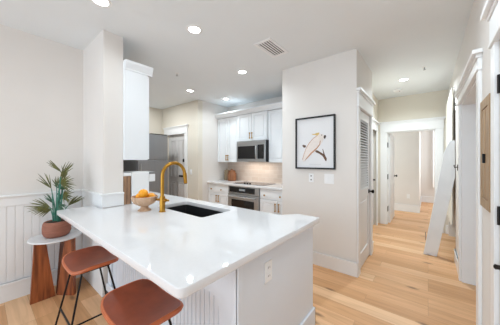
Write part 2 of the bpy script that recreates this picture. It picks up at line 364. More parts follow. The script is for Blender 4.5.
# casings
def casing_on_x(name, y0, y1, x, dirn, z1, w=0.095, head=0.15, over=0.02, label=None, floor=0.0):
    """casing around an opening in a wall whose face is x = const"""
    m = MB(); f = lambda t: (min(x, x+dirn*t), max(x, x+dirn*t))
    a = f(0.02)
    m.box(*a, y0-w, y0, floor, z1, 0.003); m.box(*a, y1, y1+w, floor, z1, 0.003)
    a = f(0.024); m.box(*a, y0-w-0.004, y1+w+0.004, z1, z1+head, 0.003)
    a = f(0.034); m.box(*a, y0-w-0.014, y1+w+0.014, z1+head, z1+head+0.025, 0.003)
    a = f(0.056); m.box(*a, y0-w-0.036, y1+w+0.036, z1+head+0.025, z1+head+0.055, 0.005)
    a = f(0.03); m.box(*a, y0-w-0.008, y1+w+0.008, z1-0.004, z1+0.016, 0.004)
    return struct(m.build(name, M['trim']), label, 'door casing')
def casing_on_y(name, x0, x1, y, dirn, z1, w=0.095, head=0.15, label=None):
    m = MB(); f = lambda t: (min(y, y+dirn*t), max(y, y+dirn*t))
    a = f(0.02); m.box(x0-w, x0, *a, 0, z1, 0.003); m.box(x1, x1+w, *a, 0, z1, 0.003)
    a = f(0.024); m.box(x0-w-0.004, x1+w+0.004, *a, z1, z1+head, 0.003)
    a = f(0.034); m.box(x0-w-0.014, x1+w+0.014, *a, z1+head, z1+head+0.025, 0.003)
    a = f(0.05); m.box(x0-w-0.03, x1+w+0.03, *a, z1+head+0.025, z1+head+0.05, 0.005)
    return struct(m.build(name, M['trim']), label, 'door casing')
casing_on_x('trim_3', D0, D1, -0.67, 1, DZ, 0.10, 0.16, label='white crowned casing around the louvred closet door')
casing_on_y('trim_4', OL, OR, YH, -1, OZ, 0.11, 0.17, label='white crowned casing around the open bedroom doorway')
casing_on_x('trim_5', 2.36, 3.53, XR, -1, 2.06, 0.095, 0.085, label='white crowned casing around the doorway in the right wall')
casing_on_x('trim_6', 0.85, 1.78, XR, -1, 2.06, 0.085, 0.16, label='white crowned casing at the right edge beside the wooden wall cabinet')
casing_on_y('trim_7', -5.25, -4.475, YE, -1, 2.04, 0.11, 0.15, label='white casing around the grey panelled door')
# jamb linings
m = MB()
m.box(XR, XR+0.13, 3.51, 3.53, 0, 2.06, 0.002); m.box(XR, XR+0.13, 2.36, 2.38, 0, 2.06, 0.002); m.box(XR, XR+0.13, 2.38, 3.51, 2.04, 2.06, 0.002)
struct(m.build('trim_8', M['trim']), 'white jamb lining of the doorway in the right wall', 'door jamb')
m = MB()
m.box(OL, OL+0.02, YH, YH+0.12, 0, OZ, 0.002); m.box(OR-0.02, OR, YH, YH+0.12, 0, OZ, 0.002); m.box(OL+0.02, OR-0.02, YH, YH+0.12, OZ-0.02, OZ, 0.002)
struct(m.build('trim_9', M['trim']), 'white jamb lining of the bedroom doorway', 'door jamb')
SB('wall_laundry', 1.9, 2.0, 1.5, 4.1, 0, H, M['wall'], 0, 'wall inside the room behind the right doorway', 'wall')
casing_on_x('trim_10', 4.62, 5.40, -0.87, 1, 2.03, 0.08, 0.13, label='white casing of the side door left of the bedroom doorway')

# beige backsplash behind the range, grey tile left
SB('trim_11', -3.98, -1.70, 4.008, 4.02, 0.9, 1.37, M['backsplash'], 0, 'beige tile backsplash between the worktop and the wall cabinets', 'backsplash')
SB('trim_12', -5.5, -5.488, 1.0, 2.09, 0.9, 1.75, M['grey_tile'], 0, 'dark grey tile on the wall behind the white coffee machine', 'backsplash')

# ------------------------------------------------------------------ doors
def panel_door_y(name, x0, x1, y, z0, z1, mat, label, rows=((0.08, 0.42), (0.48, 0.93)), cols=2, front=-1, t=0.04):
    """door leaf in a plane y = const with raised panels"""
    d = thing(name, label, 'door', (x0, y, z0), kind='structure')
    m = MB(); m.box(x0, x1, y, y+t, z0, z1, 0.003)
    h = z1-z0; w = x1-x0; st = 0.11
    for side in (-1, 1):
        for (a, b) in rows:
            pw = (w-st*(cols+1))/cols
            for c in range(cols):
                px = x0+st+c*(pw+st); za, zb = z0+a*h, z0+b*h
                ys = (y-0.014, y) if side < 0 else (y+t, y+t+0.014)
                for (u0, u1, v0, v1) in ((px, px+pw, za, za+0.02), (px, px+pw, zb-0.02, zb), (px, px+0.02, za, zb), (px+pw-0.02, px+pw, za, zb)):
                    m.box(u0, u1, ys[0], ys[1], v0, v1, 0.003)
                m.box(px+0.045, px+pw-0.045, ys[0]+0.002, ys[1]-0.000, za+0.045, zb-0.045, 0.004)
    m.build('door_leaf', mat, d)
    return d
# door_1: grey panelled entry door
d = panel_door_y('door_1', -5.245, -4.48, YE+0.045, 0.005, 2.045, M['entry_door'], 'pale grey panelled door with dark lever behind the brass faucet')
m = MB(); m.lathe([(0.03, 0), (0.03, 0.012), (0.012, 0.016), (0.012, 0.05)], (-4.56, YE+0.045, 1.02), 16, 'Y')
for v in m.bm.verts: v.co.y = 2*(YE+0.045)-v.co.y
m.box(-4.71, -4.54, YE-0.016, YE+0.006, 1.0, 1.045, 0.006); m.build('door_handle', M['bronze'], d)
m = MB(); m.box(-4.60, -4.53, YE+0.015, YE+0.045, 1.36, 1.44, 0.008); m.box(-4.60, -4.53, YE+0.02, YE+0.045, 1.09, 1.2, 0.008); m.build('deadbolt', M['bronze'], d)
# door_2: louvred closet door in plane x = -0.67
d = thing('door_2', 'white louvred closet door with dark knob facing the hallway', 'door', (-0.70, D0, 0), kind='structure')
xa, xb = -0.712, -0.676
m = MB(); st = 0.095
m.box(xa, xb, D0+0.005, D0+st, 0.012, DZ-0.01, 0.002); m.box(xa, xb, D1-st, D1-0.005, 0.012, DZ-0.01, 0.002)
for (a, b) in ((0.012, 0.20), (0.90, 1.02), (1.94, DZ-0.01)): m.box(xa, xb, D0+st, D1-st, a, b, 0.002)
m.build('door_frame', M['door'], d)
m = MB(); m.box(xa+0.012, xb-0.012, D0+st, D1-st, 0.20, 0.90)
m.box(xa+0.004, xb-0.004, D0+st+0.05, D1-st-0.05, 0.25, 0.85, 0.006); m.build('door_panel', M['door'], d)
m = MB(); nsl = 26
for i in range(nsl):
    zc = 1.02+(i+0.5)*0.92/nsl
    T = Matrix.Translation((-0.694, 0, zc)) @ Matrix.Rotation(math.radians(42), 4, 'Y')
    m.box(-0.019, 0.019, D0+st, D1-st, -0.003, 0.003, 0, T)
m.build('louvres', M['door'], d)
m = MB(); m.lathe([(0.03, 0), (0.03, 0.008), (0.011, 0.012), (0.011, 0.035), (0.024, 0.045), (0.028, 0.058), (0.02, 0.07), (0.004, 0.073)], (xb, D1-0.055, 0.955), 18, 'X')
m.build('door_knob', M['bronze'], d, True)
for zc in (0.25, 1.05, 1.85):
    MB().box(-0.676, -0.668, D0-0.004, D0+0.012, zc-0.045, zc+0.045, 0.002).build('hinge', M['bronze'], d)
# door_3: bedroom door standing open into the bedroom
d = thing('door_3', 'white bedroom door standing open against the doorway jamb', 'door', (OL+0.02, YH+0.12, 0), kind='structure')
m = MB(); x0, x1, y0, y1 = OL+0.022, OL+0.058, YH+0.12, YH+0.92
m.box(x0, x1, y0, y1, 0.012, 2.0, 0.003)
for (a, b) in ((0.2, 0.85), (1.02, 1.88)):
    m.box(x1, x1+0.008, y0+0.12, y1-0.12, a, a+0.02, 0.003); m.box(x1, x1+0.008, y0+0.12, y1-0.12, b-0.02, b, 0.003)
    m.box(x1, x1+0.008, y0+0.12, y0+0.14, a, b, 0.003); m.box(x1, x1+0.008, y1-0.14, y1-0.12, a, b, 0.003)
m.build('door_leaf', M['door'], d)
m = MB(); m.lathe([(0.03, 0), (0.03, 0.008), (0.011, 0.012), (0.011, 0.035), (0.026, 0.045), (0.028, 0.058), (0.004, 0.07)], (x1, y1-0.06, 1.02), 16, 'X'); m.build('door_knob', M['bronze'], d, True)
for zc in (0.335, 1.04, 1.74):
    MB().box(OL+0.018, OL+0.026, YH-0.0, YH+0.118, zc-0.055, zc+0.055, 0.002).build('hinge', M['black'], d)
# door_4: at the right edge
d = thing('door_4', 'white door with dark hinges at the right edge of the view', 'door', (XR+0.03, 0.86, 0), kind='structure')
m = MB(); m.box(XR+0.005, XR+0.045, 0.855, 1.775, 0.01, 2.05, 0.003); m.build('door_leaf', M['door'], d)
for zc in (0.3, 1.11, 1.82):
    m = MB(); m.box(XR-0.002, XR+0.006, 1.735, 1.773, zc-0.045, zc+0.045, 0.001); m.tube([(XR-0.004, 1.765, zc-0.05), (XR-0.004, 1.765, zc+0.05)], 0.007, 10); m.build('hinge', M['bronze'], d)
m = MB(); m.lathe([(0.012, 0), (0.012, -0.02), (0.014, -0.03), (0.006, -0.036)], (XR+0.005, 1.72, 0.846), 12, 'X'); m.build('door_stop', M['bronze'], d)
# door_5: side door left of the bedroom doorway
d = thing('door_5', 'white side door left of the bedroom doorway', 'door', (-0.92, 4.6, 0), kind='structure')
MB().box(-0.96, -0.92, 4.625, 5.395, 0.01, 2.025, 0.003).build('door_leaf', M['door'], d)
m = MB(); m.box(-0.92, -0.88, 5.33, 5.36, 0.97, 1.0, 0.006); m.build('door_knob', M['bronze'], d)

# ------------------------------------------------------------------ countertop (continuous white quartz) with sink cut-out
SX0, SX1, SY0, SY1 = -2.27, -1.51, 1.21, 1.58
ZT = 0.915; TH = 0.042
def rounded(poly, radii, seg=6):
    out = []; n = len(poly)
    for i, p in enumerate(poly):
        r = radii.get(i, 0)
        p = Vector(p); a = Vector(poly[i-1]); b = Vector(poly[(i+1) % n])
        if r <= 0: out.append(tuple(p)); continue
        u = (a-p).normalized(); v = (b-p).normalized(); ang = u.angle(v); t = r/math.tan(ang/2)
        s, e = p+u*t, p+v*t; c = p+(u+v).normalized()*(r/math.sin(ang/2))
        a0 = math.atan2(s.y-c.y, s.x-c.x); a1 = math.atan2(e.y-c.y, e.x-c.x); da = (a1-a0+PI) % (2*PI)-PI
        for k in range(seg+1): out.append((c.x+r*math.cos(a0+da*k/seg), c.y+r*math.sin(a0+da*k/seg)))
    return out
outer = rounded([(-2.835, 0.482), (-0.732, 0.482), (-0.725, 1.85), (-0.93, 1.85), (-1.04, 1.715), (-4.3, 1.715), (-4.3, 1.002), (-2.578, 1.002), (-2.578, 0.788), (-2.835, 0.788)], {0: 0.02, 1: 0.035, 2: 0.01, 3: 0.05, 4: 0.05})
hole = rounded([(SX0, SY0), (SX1, SY0), (SX1, SY1), (SX0, SY1)], {0: 0.03, 1: 0.03, 2: 0.03, 3: 0.03})
cu = bpy.data.curves.new('countertop', 'CURVE'); cu.dimensions = '2D'; cu.fill_mode = 'BOTH'; cu.extrude = TH/2-0.004; cu.bevel_depth = 0.004; cu.bevel_resolution = 2; cu.offset = -0.004
for pts in (outer, hole):
    sp = cu.splines.new('POLY'); sp.points.add(len(pts)-1); sp.use_cyclic_u = True
    for q, p in zip(sp.points, pts): q.co = (p[0], p[1], 0, 1)
tmp = bpy.data.objects.new('tmp', cu); COL.objects.link(tmp)
dg = bpy.context.evaluated_depsgraph_get(); me = bpy.data.meshes.new_from_object(tmp.evaluated_get(dg)); bpy.data.objects.remove(tmp)
me.materials.clear(); me.materials.append(M['quartz'])
ct = bpy.data.objects.new('countertop', me); COL.objects.link(ct); ct.location = (0, 0, ZT-TH/2)
tag(ct, 'white quartz peninsula countertop with a black sink cut into it', 'countertop')

# ------------------------------------------------------------------ peninsula base
ZB = ZT-TH
pn = thing('kitchen_peninsula', 'white beadboard peninsula base under the long quartz countertop', 'kitchen peninsula', (-1.7, 1.2, 0))
m = MB()
m.box(-2.56, -0.80, 0.87, 0.89, 0.0, ZB); m.box(-2.56, -2.54, 1.01, 1.68, 0.0, ZB); m.box(-2.56, -0.80, 1.66, 1.68, 0.0, ZB); m.box(-2.56, -0.80, 0.89, 1.66, 0.02, 0.04)
m.build('carcass', M['island'], pn)
m = MB(); beadboard_x(m, -2.56, -0.88, 0.87, -1, 0.0, ZB-0.001, 0.042); m.build('beadboard_panel', M['island'], pn)
# face frame with rounded upper corners
m = MB(); xs0, xs1 = -2.56, -0.765; R = 0.07; st = 0.085; rl = 0.222
inner = []
ia, ib = xs0+st, xs1-0.135; zt_ = ZB-rl
for k in range(9):
    t = PI/2*k/8; inner.append((ib-R+R*math.cos(t), zt_-R+R*math.sin(t)))
for k in range(9):
    t = PI/2+PI/2*k/8; inner.append((ia+R+R*math.cos(t), zt_-R+R*math.sin(t)))
poly = [(xs1, 0.0), (xs1, ZB-0.001), (xs0, ZB-0.001), (xs0, 0.0), (ia, 0.0)] + inner[::-1] + [(ib, 0.0)]
m.prism(poly, 0.838, 0.858, 'XZ'); m.build('face_frame', M['island'], pn)
m = MB(); m.box(-0.80, -0.765, 0.858, 1.80, 0.0, ZB-0.001, 0.002); m.box(-0.773, -0.757, 0.838, 0.875, 0.0, ZB-0.001, 0.003); m.build('end_panel', M['island'], pn)
m = MB(); m.box(-0.765, -0.749, 0.838, 1.815, 0, 0.15, 0.004); m.box(-0.80, -0.749, 1.80, 1.815, 0, 0.15, 0.004); m.box(-2.56, -0.749, 0.822, 0.838, 0, 0.15, 0.004); m.build('base_trim', M['island'], pn)
m = MB(); m.box(-1.0, -0.80, 1.68, 1.80, 0, ZB-0.001, 0.002); m.build('end_post', M['island'], pn)
# cabinet run on the kitchen side of the wing wall
cb = thing('base_cabinet', 'white base cabinet under the coffee machine behind the wing wall', 'cabinet', (-3.4, 1.3, 0))
MB().box(-4.28, -2.565, 1.005, 1.66, 0.0, ZB-0.001, 0.003).build('body', M['white'], cb)
MB().box(-4.26, -3.44, 1.66, 1.68, 0.12, ZB-0.02, 0.003).build('door', M['white'], cb)
MB().box(-3.42, -2.60, 1.66, 1.68, 0.12, ZB-0.02, 0.003).build('door', M['white'], cb)

# outlet on the peninsula end panel
def outlet_x(name, label, x, yc, zc, w, h):
    t = thing(name, label, 'outlet', (x, yc, zc))
    MB().box(x, x+0.006, yc-w/2, yc+w/2, zc-h/2, zc+h/2, 0.002).build('cover_plate', M['plastic'], t)
    for s in (-1, 1):
        MB().box(x+0.006, x+0.009, yc-0.017, yc+0.017, zc+s*0.026-0.016, zc+s*0.026+0.016, 0.001).build('socket', M['plastic'], t)
        m = MB(); m.box(x+0.009, x+0.0098, yc-0.009, yc-0.006, zc+s*0.026-0.006, zc+s*0.026+0.006); m.box(x+0.009, x+0.0098, yc+0.006, yc+0.009, zc+s*0.026-0.006, zc+s*0.026+0.006)
        m.build('slots', M['slot'], t)
    return t
outlet_x('wall_outlet', 'white double outlet on the end panel of the peninsula', -0.765, 1.12, 0.728, 0.075, 0.125)

# ------------------------------------------------------------------ sink
sk = thing('kitchen_sink', 'black undermount sink set into the white countertop', 'sink', (-1.89, 1.395, 0.66))
b2 = bmesh.new()
zt = ZB-0.0005; zb = 0.665
def ringv(x0, x1, y0, y1, z, r):
    return [b2.verts.new((p[0], p[1], z)) for p in rounded([(x0, y0), (x1, y0), (x1, y1), (x0, y1)], {0: r, 1: r, 2: r, 3: r}, 5)]
e = 0.004
rg = [ringv(SX0-0.02, SX1+0.02, SY0-0.02, SY1+0.02, zt, 0.03), ringv(SX0-e, SX1+e, SY0-e, SY1+e, zt, 0.03), ringv(SX0+0.005, SX1-0.005, SY0+0.005, SY1-0.005, zb+0.02, 0.03),
      ringv(SX0+0.025, SX1-0.025, SY0+0.025, SY1-0.025, zb, 0.03)]
out = [ringv(SX0-0.02, SX1+0.02, SY0-0.02, SY1+0.02, zb-0.012, 0.03)]
def bridge(a, b):
    n = len(a)
    for i in range(n): b2.faces.new((a[i], a[(i+1) % n], b[(i+1) % n], b[i]))
for a, b in zip(rg, rg[1:]): bridge(a, b)
b2.faces.new(rg[-1]); bridge(out[0], rg[0]); b2.faces.new(out[0][::-1])
bmesh.ops.recalc_face_normals(b2, faces=b2.faces)
MB().join(b2).build('basin', M['sink'], sk, True)
m = MB(); m.lathe([(0.045, zb), (0.045, zb+0.003), (0.03, zb+0.004), (0.02, zb+0.001)], (-1.89, 1.42, 0), 20); m.build('drain', M['steel'], sk)

# ------------------------------------------------------------------ faucet
fx, fy = -1.98, 1.11
fc = thing('kitchen_faucet', 'tall brushed brass gooseneck faucet standing in front of the black sink', 'faucet', (fx, fy, ZT))
m = MB(); m.lathe([(0.032, ZT), (0.032, ZT+0.006), (0.026, ZT+0.010), (0.0255, ZT+0.14), (0.022, ZT+0.150)], (fx, fy, 0), 24); m.build('body', M['brass'], fc, True)
neck = [(fx, fy, ZT+0.14), (fx, fy, ZT+0.25), (fx, fy, ZT+0.34)]
Rn = 0.125
for k in range(1, 15):
    t = PI*k/14*0.97; neck.append((fx, fy+Rn-Rn*math.cos(t), ZT+0.34+Rn*math.sin(t)))
m = MB(); m.tube(neck, 0.0165, 16); m.build('neck', M['brass'], fc, True)
ex, ey, ez = neck[-1]
m = MB(); m.tube([(ex, ey, ez+0.005), (ex, ey+0.004, ez-0.03), (ex, ey+0.010, ez-0.10)], [0.019, 0.020, 0.018], 16); m.build('spray_head', M['brass'], fc, True)
m = MB(); m.tube([(ex+0.002, ey+0.010, ez-0.1001), (ex+0.002, ey+0.011, ez-0.104)], 0.015, 16); m.build('spray_nozzle', M['black'], fc)
m = MB(); m.tube([(fx-0.075, fy-0.02, ZT+0.112), (fx+0.045, fy+0.012, ZT+0.112)], [0.011, 0.017], 14); m.tube([(fx+0.042, fy+0.011, ZT+0.112), (fx+0.075, fy+0.02, ZT+0.112)], 0.0095, 12); m.build('lever', M['brass'], fc, True)

# ------------------------------------------------------------------ fruit bowl + oranges
bx, by = -2.17, 1.03
fb = thing('fruit_bowl', 'pale wooden footed bowl on the white countertop left of the faucet', 'bowl', (bx, by, ZT))
prof = [(0.062, 0.0), (0.06, 0.008), (0.04, 0.022), (0.034, 0.040), (0.045, 0.052)]
m = MB(); m.lathe([(r, ZT+z) for r, z in prof], (bx, by, 0), 28); m.build('foot', M['bowl'], fb, True)
prof = [(0.01, 0.046), (0.056, 0.052), (0.093, 0.072), (0.115, 0.105), (0.121, 0.138), (0.114, 0.141), (0.107, 0.108), (0.084, 0.082), (0.05, 0.066), (0.01, 0.064)]
m = MB(); m.lathe([(r, ZT+z) for r, z in prof], (bx, by, 0), 36, wob=lambda a, z: 0.012*math.sin(a*14)*(1 if z > ZT+0.06 else 0)); m.build('dish', M['bowl'], fb, True)
def orange(sd_, fw_, z, r, label):
    x = bx+0.777*sd_-0.629*fw_; y = by+0.629*sd_+0.777*fw_
    m = MB(); m.lathe([(r*max(0.03, math.sin(t))*(1), z-r*0.96*math.cos(t)) for t in [PI*k/16 for k in range(17)]], (x, y, 0), 24)
    t = thing('orange', label, 'orange', (x, y, z-r), 'oranges in the footed bowl')
    m.build('fruit', M['orange'], t, True)
    m = MB(); m.lathe([(0.004, z+r*0.945), (0.003, z+r*0.972)], (x, y, 0), 8); m.build('stem_button', M['soil'], t)
orange(-0.053, 0.020, ZT+0.126, 0.044, 'orange lying at the left side of the wooden bowl')
orange(0.050, 0.030, ZT+0.126, 0.044, 'orange lying at the right side of the wooden bowl nearest the faucet')
orange(0.004, -0.034, ZT+0.170, 0.044, 'orange on top of the other two in the wooden bowl')

# ------------------------------------------------------------------ coffee machine and wooden board beside the wing wall
cm = thing('coffee_machine', 'white coffee machine with overhanging head behind the fruit bowl', 'coffee machine', (-2.73, 1.2, ZT))
m = MB(); m.box(-2.86, -2.60, 1.09, 1.29, ZT, ZT+0.355, 0.008); m.build('body', M['coffee'], cm)
m = MB(); m.box(-2.85, -2.61, 1.288, 1.372, ZT+0.235, ZT+0.325, 0.008); m.build('brew_head', M['coffee'], cm)
m = MB(); m.box(-2.85, -2.61, 1.2905, 1.368, ZT+0.3255, ZT+0.355, 0.007); m.build('lid', M['coffee_grey'], cm)
m = MB(); m.box(-2.84, -2.62, 1.291, 1.36, ZT, ZT+0.022, 0.005); m.build('drip_tray', M['coffee_grey'], cm)
kb = thing('wooden_crate', 'small striped wooden box with white lid left of the white coffee machine', 'box', (-2.73, 1.05, ZT))
m = MB(); m.box(-2.86, -2.605, 1.006, 1.083, ZT, ZT+0.315, 0.003); m.build('box_body', M['acacia'], kb)
m = MB(); m.box(-2.865, -2.60, 1.003, 1.086, ZT+0.3155, ZT+0.35, 0.004); m.build('box_lid', M['coffee'], kb)

# ------------------------------------------------------------------ wall cabinet on the back of the wing wall
wc = thing('wall_cabinet', 'tall white wall cabinet end hanging beside the wing wall', 'cabinet', (-2.9, 1.15, 1.41))
MB().box(-3.5, -2.565, 1.0, 1.255, 1.41, 2.40, 0.002).build('body', M['white'], wc)
m = MB(); m.box(-3.49, -3.04, 1.255, 1.275, 1.42, 2.39, 0.003); m.build('door', M['white'], wc)
m = MB(); m.box(-3.03, -2.57, 1.255, 1.275, 1.42, 2.39, 0.003); m.build('door', M['white'], wc)
m = MB()
m.prism([(1.0, 2.40), (1.278, 2.40), (1.278, 2.415), (1.285, 2.425), (1.305, 2.475), (1.305, 2.50), (1.0, 2.50)], -3.5, -2.565, 'YZ')
m.prism([(-2.5645, 2.40), (-2.556, 2.40), (-2.556, 2.415), (-2.55, 2.425), (-2.53, 2.475), (-2.53, 2.50), (-2.5645, 2.50)], 1.0, 1.305, 'XZ')
m.build('crown', M['white'], wc)

# ------------------------------------------------------------------ refrigerator
fr = thing('refrigerator', 'grey steel refrigerator seen behind the white wall cabinet', 'refrigerator', (-5.1, 2.45, 0))
fx0, fx1, fy0, fy1 = -5.47, -4.80, 2.11, 2.80
MB().box(fx0, fx1, fy0, fy1, 0.02, 1.985, 0.006).build('body', M['steel_v'], fr)
dd = MB().box(fx1+0.002, fx1+0.055, fy0+0.004, fy1-0.004, 0.06, 1.402, 0.008).build('door', M['steel_v'], fr)
MB().tube([(fx1+0.09, fy0+0.05, 0.75), (fx1+0.09, fy0+0.05, 1.33)], 0.011, 10).build('handle', M['steel'], dd)
dd = MB().box(fx1+0.002, fx1+0.055, fy0+0.004, fy1-0.004, 1.41, 1.98, 0.008).build('freezer_door', M['steel_v'], fr)
MB().tube([(fx1+0.09, fy0+0.05, 1.46), (fx1+0.09, fy0+0.05, 1.85)], 0.011, 10).build('handle', M['steel'], dd)
MB().box(fx1-0.06, fx1+0.05, fy1-0.40, fy1-0.01, 1.9855, 2.0, 0.003).build('hinge_cover', M['bronze'], fr)

# ------------------------------------------------------------------ kitchen run on the back wall
def shaker_door(parent, x0, x1, z0, z1, y, name='door', rail=0.055):
    m = MB(); t = 0.02
    m.box(x0, x1, y-0.007, y, z0, z1, 0.001)
    for (u0, u1, v0, v1) in ((x0, x0+rail, z0, z1), (x1-rail, x1, z0, z1), (x0+rail, x1-rail, z0, z0+rail), (x0+rail, x1-rail, z1-rail, z1)):
        m.box(u0, u1, y-t, y-0.006, v0, v1, 0.002)
    m.box(x0+rail+0.025, x1-rail-0.025, y-t+0.004, y-0.006, z0+rail+0.025, z1-rail-0.025, 0.005)
    return m.build(name, M['white'], parent)
def bar_pull(parent, x, y, z0, z1):
    m = MB(); m.tube([(x, y-0.03, z0), (x, y-0.03, z1)], 0.0075, 10)
    for z in (z0+0.012, z1-0.012): m.tube([(x, y+0.001, z), (x, y-0.03, z)], 0.006, 8); m.box(x-0.011, x+0.011, y-0.041, y-0.021, z-0.009, z+0.009, 0.003)
    return m.build('handle', M['brass'], parent, True)
def knob(parent, x, y, z):
    m = MB(); m.lathe([(0.006, 0), (0.006, -0.012), (0.015, -0.018), (0.016, -0.026), (0.008, -0.030)], (x, y, z), 14, 'Y')
    return m.build('knob', M['brass'], parent, True)
def upper(label, x0, x1, z0, z1, pull, yf=3.68, doors=2):
    t = thing('wall_cabinet', label, 'cabinet', ((x0+x1)/2, 3.85, z0), 'white wall cabinets on the back wall')
    MB().box(x0, x1, yf, 4.006, z0, z1, 0.002).build('body', M['white'], t)
    w = (x1-x0)/doors
    for i in range(doors):
        d = shaker_door(t, x0+i*w+0.004, x0+(i+1)*w-0.004, z0+0.006, z1-0.006, yf-0.0005)
        px = x0+(i+1)*w-0.03 if i == 0 else x0+i*w+0.03
        bar_pull(d, px, yf-0.02, pull, pull+0.13)
    return t
upper('white wall cabinet left of the microwave touching the left wall', -3.978, -3.29, 1.36, 2.40, 1.40)
upper('short white wall cabinet directly above the microwave', -3.285, -2.50, 1.815, 2.40, 1.86, yf=3.64)
upper('white wall cabinet right of the microwave beside the picture wall', -2.495, -1.702, 1.36, 2.40, 1.40)
m = MB()
m.prism([(3.60, 2.4005), (3.60, 2.415), (3.585, 2.425), (3.55, 2.475), (3.55, 2.50), (4.006, 2.50), (4.006, 2.4005)], -3.978, -1.702, 'YZ')
tag(m.build('cabinet_crown', M['white']), 'white crown moulding running along the tops of the wall cabinets', 'moulding')

def base_unit(label, x0, x1, knobs):
    yf = 3.39
    t = thing('base_cabinet', label, 'cabinet', ((x0+x1)/2, 3.7, 0), 'white base cabinets on the back wall')
    MB().box(x0, x1, yf, 4.006, 0.0, 0.874, 0.002).build('body', M['white'], t)
    dr = MB(); dr.box(x0+0.004, x1-0.004, yf-0.02, yf-0.0005, 0.685, 0.865, 0.003); dr.box(x0+0.05, x1-0.05, yf-0.024, yf-0.02, 0.72, 0.83, 0.002); dr = dr.build('drawer', M['white'], t)
    for kx in knobs: knob(dr, kx, yf-0.024, 0.755)
    w = (x1-x0)/2
    for i in range(2):
        d = shaker_door(t, x0+i*w+0.004, x0+(i+1)*w-0.004, 0.11, 0.675, yf-0.0005)
        px = x0+(i+1)*w-0.035 if i == 0 else x0+i*w+0.035
        bar_pull(d, px, yf-0.02, 0.48, 0.63)
    return t
base_unit('white base cabinet left of the oven with two brass knobs', -3.978, -3.312, (-3.85, -3.53))
base_unit('white base cabinet right of the oven beside the picture wall', -2.488, -1.702, (-2.37, -2.03))
tag(MB().box(-3.979, -1.701, 3.335, 4.006, 0.875, 0.915, 0.004).build('kitchen_worktop', M['quartz']), 'long white worktop on the back wall under the microwave and jars', 'countertop')
# cooktop lying on the worktop
ck = thing('electric_cooktop', 'flat black glass cooktop let into the white back worktop', 'cooktop', (-2.84, 3.63, 0.915))
MB().box(-3.24, -2.44, 3.41, 3.86, 0.9152, 0.9225, 0.003).build('glass_plate', M['cooktop'], ck)
for (cx, cy, r) in ((-3.05, 3.53, 0.09), (-2.62, 3.53, 0.075), (-3.05, 3.75, 0.075), (-2.62, 3.75, 0.09)): MB().lathe([(r, 0.9226), (r, 0.9231), (r-0.006, 0.9231)], (cx, cy, 0), 28, cap=False).build('burner_ring', M['slot'], ck)
for cx in (-2.94, -2.87, -2.80):
    m = MB(); m.lathe([(0.02, 0.9226), (0.019, 0.945), (0.014, 0.948)], (cx, 3.46, 0), 16); m.build('knob', M['black'], ck)
# oven built in under the worktop
rx0, rx1 = -3.308, -2.492; ry = 3.375
rn = thing('built_in_oven', 'stainless steel oven with black control strip under the cooktop', 'oven', (-2.9, 3.7, 0))
MB().box(rx0, rx1, ry, 4.0, 0.0, 0.874, 0.003).build('body', M['steel'], rn)
cp = MB().box(rx0+0.005, rx1-0.005, ry-0.03, ry-0.0005, 0.72, 0.872, 0.004).build('control_panel', M['steel'], rn)
MB().box(rx0+0.04, rx1-0.10, ry-0.034, ry-0.0305, 0.745, 0.855, 0.002).build('control_glass', M['glass_black'], cp)
MB().box(-2.99, -2.83, ry-0.036, ry-0.0345, 0.785, 0.825).build('display', M['screen'], cp)
od = MB().box(rx0+0.005, rx1-0.005, ry-0.04, ry-0.0005, 0.20, 0.71, 0.005).build('door', M['steel'], rn)
MB().box(rx0+0.11, rx1-0.11, ry-0.043, ry-0.0405, 0.29, 0.60, 0.002).build('window', M['glass_black'], od)
m = MB(); m.tube([(rx0+0.05, ry-0.085, 0.665), (rx1-0.05, ry-0.085, 0.665)], 0.012, 12)
for hx in (rx0+0.08, rx1-0.08): m.tube([(hx, ry-0.041, 0.665), (hx, ry-0.085, 0.665)], 0.008, 8)
m.build('handle', M['steel'], od, True)
MB().box(rx0+0.005, rx1-0.005, ry-0.03, ry-0.0005, 0.06, 0.19, 0.004).build('drawer', M['steel'], rn)

# microwave
mw = thing('microwave_oven', 'stainless steel microwave mounted under the short wall cabinet', 'microwave', (-2.92, 3.8, 1.37))
mx0, mx1, my = -3.235, -2.478, 3.56
MB().box(mx0, mx1, my, 4.0, 1.375, 1.812, 0.003).build('body', M['black'], mw)
MB().box(mx0, mx1, my-0.03, my-0.0005, 1.375, 1.81, 0.006).build('front_panel', M['steel'], mw)
dd = MB().box(mx0+0.04, mx0+0.52, my-0.034, my-0.0305, 1.435, 1.70, 0.003).build('window', M['glass_black'], mw)
m = MB(); m.box(mx0+0.575, mx1-0.03, my-0.034, my-0.0305, 1.435, 1.72, 0.003); m.build('control_panel', M['glass_black'], mw)
m = MB(); m.tube([(mx0+0.548, my-0.031, 1.43), (mx0+0.548, my-0.065, 1.46), (mx0+0.548, my-0.068, 1.57), (mx0+0.548, my-0.065, 1.68), (mx0+0.548, my-0.031, 1.71)], 0.013, 10); m.build('handle', M['steel'], mw, True)
MB().box(mx0+0.02, mx1-0.02, my-0.033, my-0.0305, 1.755, 1.79, 0.001).build('vent_grille', M['steel'], mw)

l = bpy.data.lights.new('cooktop_lamp', 'AREA'); l.shape = 'RECTANGLE'; l.size = 0.7; l.size_y = 0.2; l.energy = 3.2; l.color = (1.0, 0.9, 0.8)
o = bpy.data.objects.new('cooktop_lamp', l); COL.objects.link(o); o.parent = mw; o.location = (0, -0.02, -0.002)
